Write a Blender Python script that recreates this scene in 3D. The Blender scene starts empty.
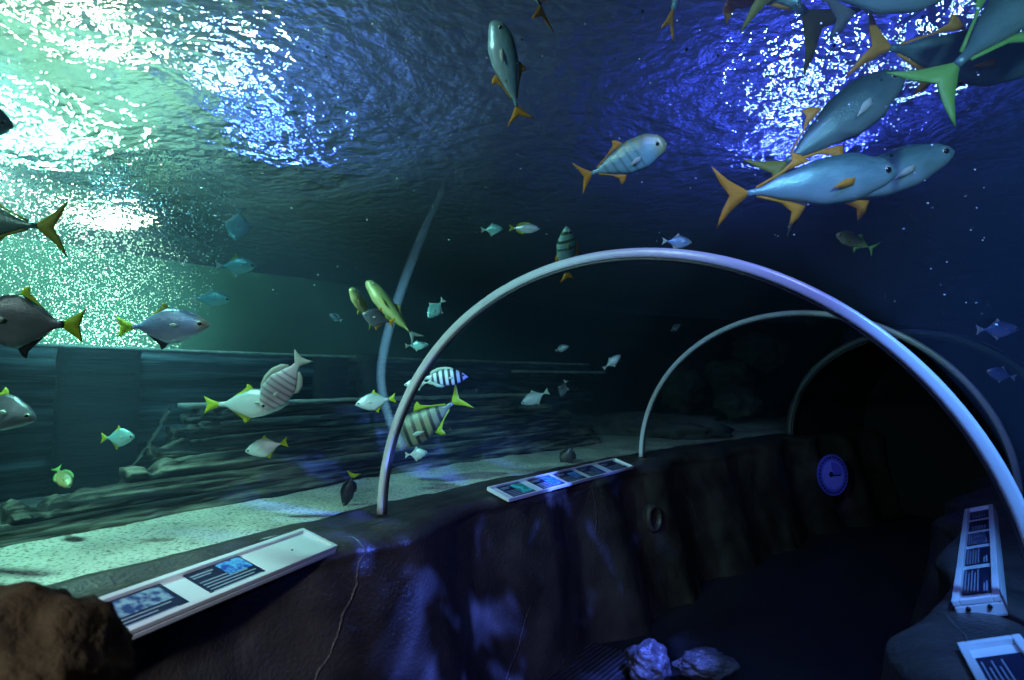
import bpy, bmesh, math, random
from mathutils import Vector, Matrix, noise
R = math.radians
random.seed(7)
sc = bpy.context.scene
COL = sc.collection

# ------------------------------------------------------------------ camera
F_PX, PITCH, CAMZ = 596.5, 0.0659, 1.63
cam = bpy.data.cameras.new('camera'); cam_o = bpy.data.objects.new('camera', cam); COL.objects.link(cam_o)
cam.sensor_width = 36.0; cam.lens = F_PX / 1024 * 36
cam_o.location = (0, 0, CAMZ); cam_o.rotation_euler = (math.pi / 2 + PITCH, 0, 0)
cam.clip_start = 0.02; cam.clip_end = 100
cam.dof.use_dof = True; cam.dof.focus_distance = 3.2; cam.dof.aperture_fstop = 4.0
sc.camera = cam_o
EYE = Vector((0, 0, CAMZ))
CP, SP = math.cos(PITCH), math.sin(PITCH)

def ray(px, py):
    X = (px - 512) / F_PX; Y = -(py - 340) / F_PX
    return Vector((X, CP - Y * SP, SP + Y * CP))
def at(px, py, d): return EYE + ray(px, py) * d
def at_z(px, py, z):
    r = ray(px, py); return EYE + r * ((z - CAMZ) / r.z)

# ------------------------------------------------------------------ the tunnel's own coordinates: s along, u across, z up
TH, U0, HALF, RISE, LEDGE = 0.6037, -0.9457, 1.177, 1.0865, 1.0
S1, S2, S3, KAP = 2.001, 4.476, 7.1, 0.0613
AX = Vector((math.sin(TH), math.cos(TH), 0)); LA = Vector((math.cos(TH), -math.sin(TH), 0))
ORG = AX * S1 + LA * U0 + LA / KAP
def T(s, u, z):
    f = KAP * (s - S1)
    p = ORG + (AX * math.sin(f) - LA * math.cos(f)) * (1 / KAP - u)
    return Vector((p.x, p.y, z))
def inv(P):
    d = Vector((P.x, P.y, 0)) - ORG
    return S1 + math.atan2(d.dot(AX), d.dot(-LA)) / KAP, 1 / KAP - d.length
def along(s):
    f = KAP * (s - S1); return AX * math.cos(f) + LA * math.sin(f)
def across(s):
    f = KAP * (s - S1); return LA * math.cos(f) - AX * math.sin(f)
def outside(P, m=0.0):
    s, u = inv(P)
    return (u / (HALF + m)) ** 2 + (max(P.z - LEDGE, 0) / (RISE + m)) ** 2 > 1
def pane_depth(px, py, m=0.12):
    d = 0.1
    while d < 12 and not outside(at(px, py, d), m): d += 0.03
    return d

# ------------------------------------------------------------------ helpers
def obj(name, bm, mat=None, parent=None, smooth=True, loc=None):
    me = bpy.data.meshes.new(name)
    bmesh.ops.recalc_face_normals(bm, faces=bm.faces)
    bm.to_mesh(me); bm.free()
    for p in me.polygons: p.use_smooth = smooth
    if mat: me.materials.append(mat)
    o = bpy.data.objects.new(name, me); COL.objects.link(o)
    if parent: o.parent = parent
    if loc is not None: o.location = loc
    return o
def tag(o, label=None, cat=None, group=None, kind=None):
    if label: o['label'] = label
    if cat: o['category'] = cat
    if group: o['group'] = group
    if kind: o['kind'] = kind
    return o
def empty(name, loc=(0, 0, 0)):
    o = bpy.data.objects.new(name, None); COL.objects.link(o); o.location = loc; o.empty_display_size = .05
    return o
def struct(o): o['kind'] = 'structure'; return o

def grid_bm(nx, ny, fn, bm=None, close_x=False):
    bm = bm or bmesh.new()
    V = [[bm.verts.new(fn(i, j)) for j in range(ny)] for i in range(nx)]
    for i in range(nx if close_x else nx - 1):
        for j in range(ny - 1):
            a, b = V[i], V[(i + 1) % nx]
            bm.faces.new((a[j], b[j], b[j + 1], a[j + 1]))
    return bm, V
def sweep(bm, path, prof, closed_ends=True):
    """path: list of (point, n1, n2); prof: list of (a, b) -> point + n1*a + n2*b"""
    V = [[bm.verts.new(p + n1 * a + n2 * b) for a, b in prof] for p, n1, n2 in path]
    m = len(prof)
    for i in range(len(V) - 1):
        for j in range(m):
            bm.faces.new((V[i][j], V[i + 1][j], V[i + 1][(j + 1) % m], V[i][(j + 1) % m]))
    if closed_ends:
        bm.faces.new(V[0]); bm.faces.new(V[-1])
    return bm
def box_bm(o, e1, e2, e3, bm=None, bev=0):
    """box from corner o along three edge vectors"""
    bm = bm or bmesh.new()
    vs = [bm.verts.new(o + e1 * i + e2 * j + e3 * k) for i in (0, 1) for j in (0, 1) for k in (0, 1)]
    fs = [bm.faces.new([vs[q] for q in f]) for f in ((0, 1, 3, 2), (4, 6, 7, 5), (0, 4, 5, 1), (2, 3, 7, 6), (0, 2, 6, 4), (1, 5, 7, 3))]
    if bev:
        es = list({e for f in fs for e in f.edges})
        bmesh.ops.bevel(bm, geom=es, offset=bev, segments=2, affect='EDGES', profile=.6)
    return bm
def sphere_bm(c, r, bm=None, seg=14, ring=9, sc_=(1, 1, 1)):
    bm = bm or bmesh.new()
    g = bmesh.ops.create_uvsphere(bm, u_segments=seg, v_segments=ring, radius=1)
    for v in g['verts']: v.co = Vector((v.co.x * r * sc_[0], v.co.y * r * sc_[1], v.co.z * r * sc_[2])) + Vector(c)
    return bm
def N3(x, y, z): return noise.noise(Vector((x, y, z)))
def FB(x, y, z, o=4): return noise.fractal(Vector((x, y, z)), 1.0, 2.0, o)

# ------------------------------------------------------------------ materials
def new_mat(name):
    m = bpy.data.materials.new(name); m.use_nodes = True
    n = m.node_tree.nodes; n.clear()
    out = n.new('ShaderNodeOutputMaterial')
    return m, n, m.node_tree.links, out
def plain(name, col, rough=.5, metal=0.0, spec=.5, bump=0, bscale=40, var=.0, stretch=(1, 1, 1), coat=0):
    m, n, l, out = new_mat(name)
    p = n.new('ShaderNodeBsdfPrincipled'); l.new(p.outputs[0], out.inputs[0])
    p.inputs['Base Color'].default_value = (*col, 1); p.inputs['Roughness'].default_value = rough
    p.inputs['Metallic'].default_value = metal; p.inputs['Specular IOR Level'].default_value = spec
    if bump or var:
        tc = n.new('ShaderNodeTexCoord'); mp = n.new('ShaderNodeMapping'); mp.inputs['Scale'].default_value = stretch
        l.new(tc.outputs['Object'], mp.inputs[0])
        t = n.new('ShaderNodeTexNoise'); t.inputs['Scale'].default_value = bscale; t.inputs['Detail'].default_value = 6
        l.new(mp.outputs[0], t.inputs['Vector'])
        if bump:
            b = n.new('ShaderNodeBump'); b.inputs['Strength'].default_value = bump; b.inputs['Distance'].default_value = .02
            l.new(t.outputs['Fac'], b.inputs['Height']); l.new(b.outputs[0], p.inputs['Normal'])
        if var:
            r = n.new('ShaderNodeValToRGB')
            r.color_ramp.elements[0].position = .3; r.color_ramp.elements[1].position = .7
            r.color_ramp.elements[0].color = (*[c * (1 - var) for c in col], 1); r.color_ramp.elements[1].color = (*[min(1, c * (1 + var)) for c in col], 1)
            l.new(t.outputs['Fac'], r.inputs[0]); l.new(r.outputs[0], p.inputs['Base Color'])
    return m
def emit(name, col, k):
    m, n, l, out = new_mat(name)
    e = n.new('ShaderNodeEmission'); e.inputs[0].default_value = (*col, 1); e.inputs[1].default_value = k
    l.new(e.outputs[0], out.inputs[0]); return m
def clear(name, col):
    m, n, l, out = new_mat(name)
    e = n.new('ShaderNodeBsdfTransparent'); e.inputs[0].default_value = (*col, 1)
    l.new(e.outputs[0], out.inputs[0]); return m

def rock_mat(name, c0, c1, rough=.5, scale=2.2, crack=True):
    """sculpted concrete: mottled, scratched, with long thin cracks, their edge highlights painted paler"""
    m, n, l, out = new_mat(name)
    p = n.new('ShaderNodeBsdfPrincipled'); l.new(p.outputs[0], out.inputs[0])
    p.inputs['Roughness'].default_value = rough
    tc = n.new('ShaderNodeTexCoord')
    t = n.new('ShaderNodeTexNoise'); t.inputs['Scale'].default_value = 5; t.inputs['Detail'].default_value = 8; l.new(tc.outputs['Object'], t.inputs[0])
    r = n.new('ShaderNodeValToRGB'); r.color_ramp.elements[0].position = .3; r.color_ramp.elements[1].position = .72
    r.color_ramp.elements[0].color = (*c0, 1); r.color_ramp.elements[1].color = (*c1, 1); l.new(t.outputs['Fac'], r.inputs[0])
    t2 = n.new('ShaderNodeTexNoise'); t2.inputs['Scale'].default_value = 60; t2.inputs['Detail'].default_value = 5; l.new(tc.outputs['Object'], t2.inputs[0])
    b = n.new('ShaderNodeBump'); b.inputs['Strength'].default_value = .5; b.inputs['Distance'].default_value = .012
    l.new(t2.outputs['Fac'], b.inputs['Height'])
    if crack:
        w = n.new('ShaderNodeTexNoise'); w.inputs['Scale'].default_value = 1.4; w.inputs['Detail'].default_value = 4; l.new(tc.outputs['Object'], w.inputs[0])
        mx = n.new('ShaderNodeMix'); mx.data_type = 'VECTOR'; mx.inputs['Factor'].default_value = .22
        l.new(tc.outputs['Object'], mx.inputs[4]); l.new(w.outputs['Color'], mx.inputs[5])
        v = n.new('ShaderNodeTexVoronoi'); v.feature = 'DISTANCE_TO_EDGE'; v.inputs['Scale'].default_value = scale
        l.new(mx.outputs[1], v.inputs['Vector'])
        cr = n.new('ShaderNodeValToRGB'); cr.color_ramp.elements[0].position = 0.0; cr.color_ramp.elements[1].position = .0035
        cr.color_ramp.elements[0].color = (1, 1, 1, 1); cr.color_ramp.elements[1].color = (0, 0, 0, 1)
        l.new(v.outputs['Distance'], cr.inputs[0])
        m2 = n.new('ShaderNodeMix'); m2.data_type = 'RGBA'
        fd = n.new('ShaderNodeMapRange'); fd.inputs[1].default_value = .44; fd.inputs[2].default_value = .55
        w2 = n.new('ShaderNodeTexNoise'); w2.inputs['Scale'].default_value = .9; l.new(tc.outputs['Object'], w2.inputs[0]); l.new(w2.outputs['Fac'], fd.inputs[0])
        ml = n.new('ShaderNodeMath'); ml.operation = 'MULTIPLY'; l.new(cr.outputs[0], ml.inputs[0]); l.new(fd.outputs[0], ml.inputs[1])
        l.new(ml.outputs[0], m2.inputs['Factor']); l.new(r.outputs[0], m2.inputs[6]); m2.inputs[7].default_value = (.085, .078, .074, 1)  # paler crack colour paints in the highlight along the edges
        l.new(m2.outputs[2], p.inputs['Base Color'])
        b2 = n.new('ShaderNodeBump'); b2.inputs['Strength'].default_value = .6; b2.inputs['Distance'].default_value = .01
        l.new(ml.outputs[0], b2.inputs['Height']); l.new(b.outputs[0], b2.inputs['Normal']); l.new(b2.outputs[0], p.inputs['Normal'])
    else:
        l.new(r.outputs[0], p.inputs['Base Color']); l.new(b.outputs[0], p.inputs['Normal'])
    return m

def wood_mat(name, c0, c1, ang):
    """weathered planks, grain along the given heading"""
    m, n, l, out = new_mat(name)
    p = n.new('ShaderNodeBsdfPrincipled'); l.new(p.outputs[0], out.inputs[0]); p.inputs['Roughness'].default_value = .75
    tc = n.new('ShaderNodeTexCoord'); mp = n.new('ShaderNodeMapping'); mp.vector_type = 'TEXTURE'
    mp.inputs['Rotation'].default_value = (0, 0, ang); mp.inputs['Scale'].default_value = (1.3, .12, .07)
    l.new(tc.outputs['Object'], mp.inputs[0])
    t = n.new('ShaderNodeTexNoise'); t.inputs['Scale'].default_value = 1.6; t.inputs['Detail'].default_value = 9; t.inputs['Roughness'].default_value = .65
    l.new(mp.outputs[0], t.inputs[0])
    r = n.new('ShaderNodeValToRGB'); r.color_ramp.elements[0].position = .45; r.color_ramp.elements[1].position = .68
    r.color_ramp.elements[0].color = (*c0, 1); r.color_ramp.elements[1].color = (*c1, 1); l.new(t.outputs['Fac'], r.inputs[0])
    l.new(r.outputs[0], p.inputs['Base Color'])
    b = n.new('ShaderNodeBump'); b.inputs['Strength'].default_value = .8; b.inputs['Distance'].default_value = .03
    l.new(t.outputs['Fac'], b.inputs['Height']); l.new(b.outputs[0], p.inputs['Normal'])
    return m

def sand_mat():
    m, n, l, out = new_mat('pale_sand')
    p = n.new('ShaderNodeBsdfPrincipled'); l.new(p.outputs[0], out.inputs[0]); p.inputs['Roughness'].default_value = .9
    tc = n.new('ShaderNodeTexCoord')
    t = n.new('ShaderNodeTexNoise'); t.inputs['Scale'].default_value = 70; t.inputs['Detail'].default_value = 4; l.new(tc.outputs['Object'], t.inputs[0])
    t2 = n.new('ShaderNodeTexNoise'); t2.inputs['Scale'].default_value = 3; t2.inputs['Detail'].default_value = 5; l.new(tc.outputs['Object'], t2.inputs[0])
    r = n.new('ShaderNodeValToRGB'); r.color_ramp.elements[0].position = .32; r.color_ramp.elements[1].position = .5
    r.color_ramp.elements[0].color = (.22, .19, .14, 1); r.color_ramp.elements[1].color = (.72, .68, .56, 1); l.new(t.outputs['Fac'], r.inputs[0])
    r2 = n.new('ShaderNodeValToRGB'); r2.color_ramp.elements[0].position = .35; r2.color_ramp.elements[1].position = .6
    r2.color_ramp.elements[0].color = (.6, .6, .6, 1); r2.color_ramp.elements[1].color = (1, 1, 1, 1); l.new(t2.outputs['Fac'], r2.inputs[0])
    mx = n.new('ShaderNodeMix'); mx.data_type = 'RGBA'; mx.blend_type = 'MULTIPLY'; mx.inputs['Factor'].default_value = 1
    l.new(r.outputs[0], mx.inputs[6]); l.new(r2.outputs[0], mx.inputs[7]); l.new(mx.outputs[2], p.inputs['Base Color'])
    b = n.new('ShaderNodeBump'); b.inputs['Strength'].default_value = .8; b.inputs['Distance'].default_value = .01
    l.new(t.outputs['Fac'], b.inputs['Height']); l.new(b.outputs[0], p.inputs['Normal'])
    return m

M_WALL = rock_mat('sculpted_concrete', (.030, .026, .025), (.085, .072, .064), .38, 1.0)
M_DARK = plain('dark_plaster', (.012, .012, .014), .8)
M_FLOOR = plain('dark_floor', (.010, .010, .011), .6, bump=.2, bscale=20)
M_TANK = plain('tank_paint', (.035, .12, .115), .8, var=.35, bscale=1.2)
M_SAND = sand_mat()
M_ROCK = rock_mat('tank_rock', (.03, .035, .03), (.12, .12, .10), .8, 2, crack=False)
M_BROWN = rock_mat('brown_rock', (.020, .013, .005), (.065, .042, .014), .9, 2, crack=False)
M_RIB = plain('white_metal', (.80, .82, .82), .3, .1, bump=.05, bscale=60)
M_RIM = plain('white_powder_coat', (.82, .83, .85), .35)
M_CARD = plain('navy_print', (.012, .016, .05), .35)
M_INK = plain('pale_print', (.32, .36, .45), .5)
M_HOLE = plain('black_rubber', (.01, .01, .01), .6)
M_GREY = plain('grey_metal', (.12, .12, .13), .4, .6)
M_PANE = clear('clear_acrylic', (.97, .985, .99))

# ------------------------------------------------------------------ setting: the walk-through
def wall_profile(sgn, s):
    """rows (u, z) from the floor up the inner face, over the top to the sand"""
    rows = []
    for k in range(46):
        z = .93 * k / 45
        f = 1 - z / .93
        rows.append((.93 - .17 * f ** 1.6 - .02 * math.sin(z * 4), z))
    for k in range(1, 9):
        a = k / 8 * math.pi / 2
        rows.append((.93 + .07 * (1 - math.cos(a)), .93 + .07 * math.sin(a)))
    for k in range(1, 9): rows.append((1.0 + .30 * k / 8, 1.0 + .01 * math.sin(k)))
    rows.append((1.34, .93)); rows.append((1.34, .7))
    return [(sgn * u, z) for u, z in rows]
def make_wall(name, sgn, s0, s1, n):
    rows0 = wall_profile(sgn, 0)
    def fn(i, j):
        s = s0 + (s1 - s0) * i / (n - 1)
        u, z = rows0[j]
        w = 1.0 if j < 46 else max(0, 1 - (j - 45) / 8)
        fold = .052 * math.sin(s * 7.3 + 1.1 * math.sin(s * 1.7) + .8 * z) + .03 * math.sin(s * 3.1 + 2 + .6 * math.sin(z * 3))
        fold += .045 * FB(s * 1.1, z * .8, sgn * 3.3) + .014 * FB(s * 4, z * 3, 9 + sgn, 3)
        # flared foot like tree roots
        foot = max(0, 1 - z / .35); fold += foot ** 2 * .10 * max(0, FB(s * 2.2, 1.5, 4 + sgn, 2))
        z2 = z + (.012 * FB(s * 3, u * 5, 2) if j >= 44 else 0)
        return T(s, u - sgn * fold * w, z2)
    bm, _ = grid_bm(n, len(rows0), fn)
    return struct(obj(name, bm, M_WALL))
wall_left = make_wall('wall_left', -1, -1.2, 8.6, 420)
wall_right = make_wall('wall_right', 1, .55, 8.6, 300)
bm, _ = grid_bm(50, 14, lambda i, j: T(-1.5 + 10.5 * i / 49, -1.3 + 2.6 * j / 13, .0))
struct(obj('floor', bm, M_FLOOR))
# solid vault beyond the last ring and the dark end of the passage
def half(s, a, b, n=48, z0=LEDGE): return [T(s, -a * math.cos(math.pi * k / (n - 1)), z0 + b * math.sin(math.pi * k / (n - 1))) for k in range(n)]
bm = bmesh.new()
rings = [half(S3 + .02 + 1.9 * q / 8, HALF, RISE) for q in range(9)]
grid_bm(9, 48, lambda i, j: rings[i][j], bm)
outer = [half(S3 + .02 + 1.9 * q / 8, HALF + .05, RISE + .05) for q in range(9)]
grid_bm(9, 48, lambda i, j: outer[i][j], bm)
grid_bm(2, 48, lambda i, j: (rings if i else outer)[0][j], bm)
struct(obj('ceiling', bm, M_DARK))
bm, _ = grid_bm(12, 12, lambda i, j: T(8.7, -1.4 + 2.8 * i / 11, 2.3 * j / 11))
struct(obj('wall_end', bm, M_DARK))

# ------------------------------------------------------------------ arch ribs and acrylic
def arch_path(s, a, b, t0=0, t1=math.pi, n=90):
    out = []
    for k in range(n):
        t = t0 + (t1 - t0) * k / (n - 1)
        ct, st = math.cos(t), math.sin(t)
        p = T(s, -a * ct, LEDGE + b * st)
        nrm = (across(s) * (-ct / a) + Vector((0, 0, st / b))).normalized()
        out.append((p, nrm, along(s)))
    return out
def rprof(w, h, r=.3):
    pts = []
    for sx, sy, a0 in ((1, 1, 0), (-1, 1, 90), (-1, -1, 180), (1, -1, 270)):
        for k in range(4):
            a = R(a0 + 30 * k); q = r * min(w, h)
            pts.append((sx * (w / 2 - q) + q * math.cos(a), sy * (h / 2 - q) + q * math.sin(a)))
    return pts
def rib(s, w, h, label, mat, group=None):
    e = empty('arch_rib', T(s, 0, LEDGE))
    o = sweep(bmesh.new(), arch_path(s, HALF, RISE), rprof(w, h)); m = obj('rail', o, mat, e)
    o = sweep(bmesh.new(), arch_path(s, HALF - w / 2 - .002, RISE - w / 2 - .002), rprof(.012, h * .5)); m2 = obj('sealing_strip', o, M_GREY, e)
    for c in (m, m2): c.matrix_parent_inverse = Matrix.Translation(-e.location)
    return tag(e, label, 'arch', group)
rib(S1, .037, .044, 'large pale blue metal arch spanning the tunnel, nearest of the arches', M_RIB, 'metal arches of the tunnel')
rib(S2, .034, .040, 'thin pale metal arch standing deeper inside the tunnel behind the large arch', M_RIB, 'metal arches of the tunnel')
rib(S3, .07, .08, 'faint dark arch at the far end of the tunnel beside the round sign', M_GREY)
tun = empty('acrylic_tunnel', T(2.8, 0, LEDGE))
def pane(s0, s1):
    bm = bmesh.new()
    n = 14
    inn = [half(s0 + (s1 - s0) * q / (n - 1), HALF - .012, RISE - .012) for q in range(n)]
    ou = [half(s0 + (s1 - s0) * q / (n - 1), HALF + .025, RISE + .025) for q in range(n)]
    grid_bm(n, 48, lambda i, j: inn[i][j], bm); grid_bm(n, 48, lambda i, j: ou[i][j], bm)
    c = obj('curved_panel', bm, M_PANE, tun); c.matrix_parent_inverse = Matrix.Translation(-tun.location)
pane(-1.4, S1 - .035)
pane(S1 + .035, S2 - .03)
pane(S2 + .03, S3 - .04)
tag(tun, 'clear curved acrylic tunnel roof between the metal arches', 'tunnel')

def soft_strip(name, k, col=(.5, .52, .8)):
    m, n, l, out = new_mat(name)
    t = n.new('ShaderNodeBsdfTransparent'); d = n.new('ShaderNodeBsdfPrincipled')
    d.inputs['Base Color'].default_value = (*col, 1); d.inputs['Roughness'].default_value = .3
    x = n.new('ShaderNodeMixShader'); x.inputs[0].default_value = k
    l.new(t.outputs[0], x.inputs[1]); l.new(d.outputs[0], x.inputs[2]); l.new(x.outputs[0], out.inputs[0]); return m
M_STRIP = soft_strip('translucent_acrylic', .2)  # faint translucent violet for the curved band
pts = [(445, 185), (432, 212), (418, 245), (404, 282), (392, 318), (384, 350), (381, 375), (384, 400), (392, 425), (404, 448)]
SJ = S1 + .35
def on_section(px, py, s):
    r = ray(px, py); nrm = along(s); p0 = T(s, 0, 0)
    return EYE + r * ((p0 - EYE).dot(nrm) / r.dot(nrm))
def smooth_pts(pts, n):
    out = []
    for k in range(n):
        x = k / (n - 1) * (len(pts) - 1); i = min(int(x), len(pts) - 2); f = x - i
        p = [pts[max(0, min(len(pts) - 1, i + q))] for q in (-1, 0, 1, 2)]
        out.append(tuple(.5 * (2 * p[1][c] + (p[2][c] - p[0][c]) * f + (2 * p[0][c] - 5 * p[1][c] + 4 * p[2][c] - p[3][c]) * f * f + (3 * p[1][c] - p[0][c] - 3 * p[2][c] + p[3][c]) * f ** 3) for c in range(len(p[0]))))
    return out
P3 = [on_section(x, y, SJ) for x, y in smooth_pts(pts, 40)]
path = []
for k, p in enumerate(P3):
    t = (P3[min(k + 1, 39)] - P3[max(k - 1, 0)]).normalized()
    path.append((p, t.cross(along(SJ)).normalized(), along(SJ)))
bm = bmesh.new()
V = []
for k, (p, a, b) in enumerate(path):
    w = .028 * min(1, .25 + k / 14)
    V.append([bm.verts.new(p + a * x * w + b * y) for x, y in ((-1, -.01), (1, -.01), (1, .01), (-1, .01))])
for i in range(39):
    for j in range(4): bm.faces.new((V[i][j], V[i + 1][j], V[i + 1][(j + 1) % 4], V[i][(j + 1) % 4]))
bm.faces.new(V[0]); bm.faces.new(V[-1])
tag(obj('acrylic_band', bm, M_STRIP), 'faint violet curved band in the acrylic to the left of the large arch', 'joint strip')

# ------------------------------------------------------------------ tank: water, sand, walls
ZS = 3.05
def water_volume():
    bm = bmesh.new()
    n = 28; m = 40
    a, b = HALF + .04, RISE + .04
    prof = [(-6.4, .9), (-a, .9)] + [(-a * math.cos(math.pi * k / (m - 1)), LEDGE + b * math.sin(math.pi * k / (m - 1))) for k in range(m)] + [(a, .9), (4.6, .9), (4.6, ZS - .12), (-6.4, ZS - .12)]
    V = [[bm.verts.new(T(-2.6 + 15.6 * i / (n - 1), u, z)) for u, z in prof] for i in range(n)]
    q = len(prof)
    for i in range(n - 1):
        for j in range(q): bm.faces.new((V[i][j], V[i + 1][j], V[i + 1][(j + 1) % q], V[i][(j + 1) % q]))
    for e in (V[0], V[-1]):
        f = bm.faces.new(e); bmesh.ops.triangulate(bm, faces=[f])
    mt, nn, l, out = new_mat('sea_water')
    s = nn.new('ShaderNodeVolumeScatter'); s.inputs['Color'].default_value = (.54, .73, 1, 1); s.inputs['Density'].default_value = WATER_S; s.inputs['Anisotropy'].default_value = .25
    ab = nn.new('ShaderNodeVolumeAbsorption'); ab.inputs['Color'].default_value = (.15, .74, .90, 1); ab.inputs['Density'].default_value = WATER_A
    x = nn.new('ShaderNodeAddShader'); l.new(s.outputs[0], x.inputs[0]); l.new(ab.outputs[0], x.inputs[1]); l.new(x.outputs[0], out.inputs['Volume'])
    o = obj('water', bm, mt, smooth=False); o['kind'] = 'structure'; return o
WATER_S, WATER_A = .085, .10
water_volume()

def surf_mat():
    m, n, l, out = new_mat('rippled_water')
    g = n.new('ShaderNodeBsdfGlass'); g.inputs['IOR'].default_value = 1.30; g.inputs['Roughness'].default_value = 0.0
    g.inputs['Color'].default_value = (.9, .97, 1, 1)
    tc = n.new('ShaderNodeTexCoord')
    t = n.new('ShaderNodeTexNoise'); t.inputs['Scale'].default_value = 11; t.inputs['Detail'].default_value = 3; l.new(tc.outputs['Object'], t.inputs[0])
    b = n.new('ShaderNodeBump'); b.inputs['Strength'].default_value = .9; b.inputs['Distance'].default_value = .08
    l.new(t.outputs['Fac'], b.inputs['Height']); l.new(b.outputs[0], g.inputs['Normal'])
    l.new(g.outputs[0], out.inputs[0]); return m
def surf_z(x, y):
    return ZS + .05 * FB(x * .9, y * .9, 1, 2) + .035 * math.sin(x * 3.1 + y * 2.2 + 2 * N3(x * .5, y * .5, 3)) + .028 * FB(x * 3.2, y * 3.2, 5, 4)
NW = 420
bm, _ = grid_bm(NW, NW, lambda i, j: Vector((-8.5 + 17 * i / (NW - 1), -3 + 17 * j / (NW - 1), surf_z(-8.5 + 17 * i / (NW - 1), -3 + 17 * j / (NW - 1)))))
o = obj('water_surface', bm, surf_mat()); struct(o)

def sand_z(s, u):
    d = abs(u) - 1.2
    z = .985 + .03 * FB(s * .9, u * .9, 7, 4) + .006 * FB(s * 9, u * 9, 2, 2)
    return z + (.05 * min(1, max(0, d)) if u < 0 else 0)
bm, _ = grid_bm(240, 40, lambda i, j: T(-2.5 + 15.5 * i / 239, -1.24 - 1.6 * j / 39, sand_z(-2.5 + 15.5 * i / 239, -1.24 - 1.6 * j / 39)))
tag(obj('sand_bed', bm, M_SAND), 'pale sand strip along the foot of the sunken planks', 'sand', kind='stuff')
bm, _ = grid_bm(80, 20, lambda i, j: T(-2.5 + 15.5 * i / 79, 1.24 + 3.3 * j / 19, sand_z(-2.5 + 15.5 * i / 79, 1.24 + 3.3 * j / 19) - .01))
struct(obj('ground', bm, M_ROCK))
bm, _ = grid_bm(40, 6, lambda i, j: T(-2.5 + 15.5 * i / 39, -2.8 - 3.6 * j / 5, .96))
struct(obj('ground.001', bm, M_ROCK))
bm, _ = grid_bm(60, 20, lambda i, j: T(-2.6 + 15.6 * i / 59, -6.2 + .12 * FB(i * .3, j * .3, 1), .9 + 2.1 * j / 19))
struct(obj('wall_back', bm, M_TANK))
bm, _ = grid_bm(30, 8, lambda i, j: T(-2.6 + 15.6 * i / 29, 4.5, .9 + 2.5 * j / 7))
struct(obj('wall_far', bm, M_TANK))
bm, _ = grid_bm(20, 8, lambda i, j: T(12.9, -6.3 + 10.8 * i / 19, .9 + 2.5 * j / 7))
struct(obj('wall_north', bm, M_TANK))

# ------------------------------------------------------------------ sunken ship side and broken planks
ANG = math.pi / 2 - TH
M_HULL = wood_mat('sunken_planking', (.004, .006, .008), (.20, .27, .28), ANG)
M_WRECK = wood_mat('rotting_planking', (.005, .006, .005), (.36, .36, .26), ANG)
M_EDGE = plain('pale_edge', (.55, .55, .42), .8, var=.4, bscale=9)  # paler colour for the rail and rim tops
UH = -3.05
M_POST = wood_mat('shaded_post_wood', (.004, .006, .006), (.022, .03, .03), ANG)  # shade on the posts is put into this near-black wood colour
def slab(bm, s0, s1, prof_fn, n):
    """closed bar swept along s; prof_fn(s) -> list of (u, z)"""
    V = [[bm.verts.new(T(s0 + (s1 - s0) * i / (n - 1), u, z)) for u, z in prof_fn(s0 + (s1 - s0) * i / (n - 1))] for i in range(n)]
    m = len(V[0])
    for i in range(n - 1):
        for j in range(m): bm.faces.new((V[i][j], V[i + 1][j], V[i + 1][(j + 1) % m], V[i][(j + 1) % m]))
    bm.faces.new(V[0]); bm.faces.new(V[-1])
def plank_prof(u, z0, z1, th, seed, lean=0.0):
    def f(s):
        d = .012 * FB(s * 1.5, seed * 3.7, 2, 3); e = .008 * FB(s * 3, seed * 5.1, 8, 3)
        um = u + d
        return [(um, z0 + e), (um - lean * .0 + th, z0 + .012 + e), (um + th + .004 - lean * .5, (z0 + z1) / 2), (um + th - lean, z1 - .012 + e), (um - lean, z1 + e)]
    return f
hull = empty('ship_hull', T(2, UH, 1.0))
def put(o): o.matrix_parent_inverse = Matrix.Translation(-o.parent.location); return o
bm = bmesh.new()
zz = [.96, 1.09, 1.22, 1.35, 1.48, 1.60, 1.71, 1.80]
for k in range(len(zz) - 1): slab(bm, -2.2, 6.0 - .25 * (k % 3), plank_prof(UH, zz[k] - .012, zz[k + 1] + .004, .05, k), 110)
put(obj('planking', bm, M_HULL, hull))
bm = bmesh.new(); slab(bm, -2.2, 5.9, lambda s: [(UH - .03 + .006 * FB(s * 2, 1, 1), 1.80), (UH + .075, 1.80), (UH + .08, 1.822 + .006 * FB(s * 2, 4, 1)), (UH - .03, 1.83 + .006 * FB(s * 2, 4, 1))], 120)
put(obj('cap_rail', bm, M_EDGE, hull))
bm = bmesh.new()
slab(bm, -2.2, 5.9, lambda s: [(UH - .02, 1.63), (UH + .10 + .006 * FB(s * 2, 1, 4), 1.625), (UH + .125 + .008 * FB(s * 2, 2, 4), 1.66), (UH + .12 + .008 * FB(s * 3, 7, 4), 1.70), (UH + .105, 1.715), (UH + .112 + .008 * FB(s * 3, 5, 4), 1.75), (UH + .09, 1.80), (UH - .02, 1.80)], 160)
put(obj('wale', bm, M_HULL, hull))
def s_at(px, py, u):
    a, b = .5, 14.0
    for _ in range(50):
        m = (a + b) / 2
        if inv(at(px, py, m))[1] > u: a = m
        else: b = m
    return inv(at(px, py, a))[0]
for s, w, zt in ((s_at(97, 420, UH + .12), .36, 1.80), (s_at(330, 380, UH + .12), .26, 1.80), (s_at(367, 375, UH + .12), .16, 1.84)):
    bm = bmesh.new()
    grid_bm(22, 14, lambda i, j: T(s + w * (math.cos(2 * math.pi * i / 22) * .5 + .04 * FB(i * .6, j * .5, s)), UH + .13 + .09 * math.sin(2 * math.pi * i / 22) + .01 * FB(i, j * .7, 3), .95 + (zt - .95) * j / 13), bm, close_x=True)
    put(obj('frame_post', bm, M_POST, hull))
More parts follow.
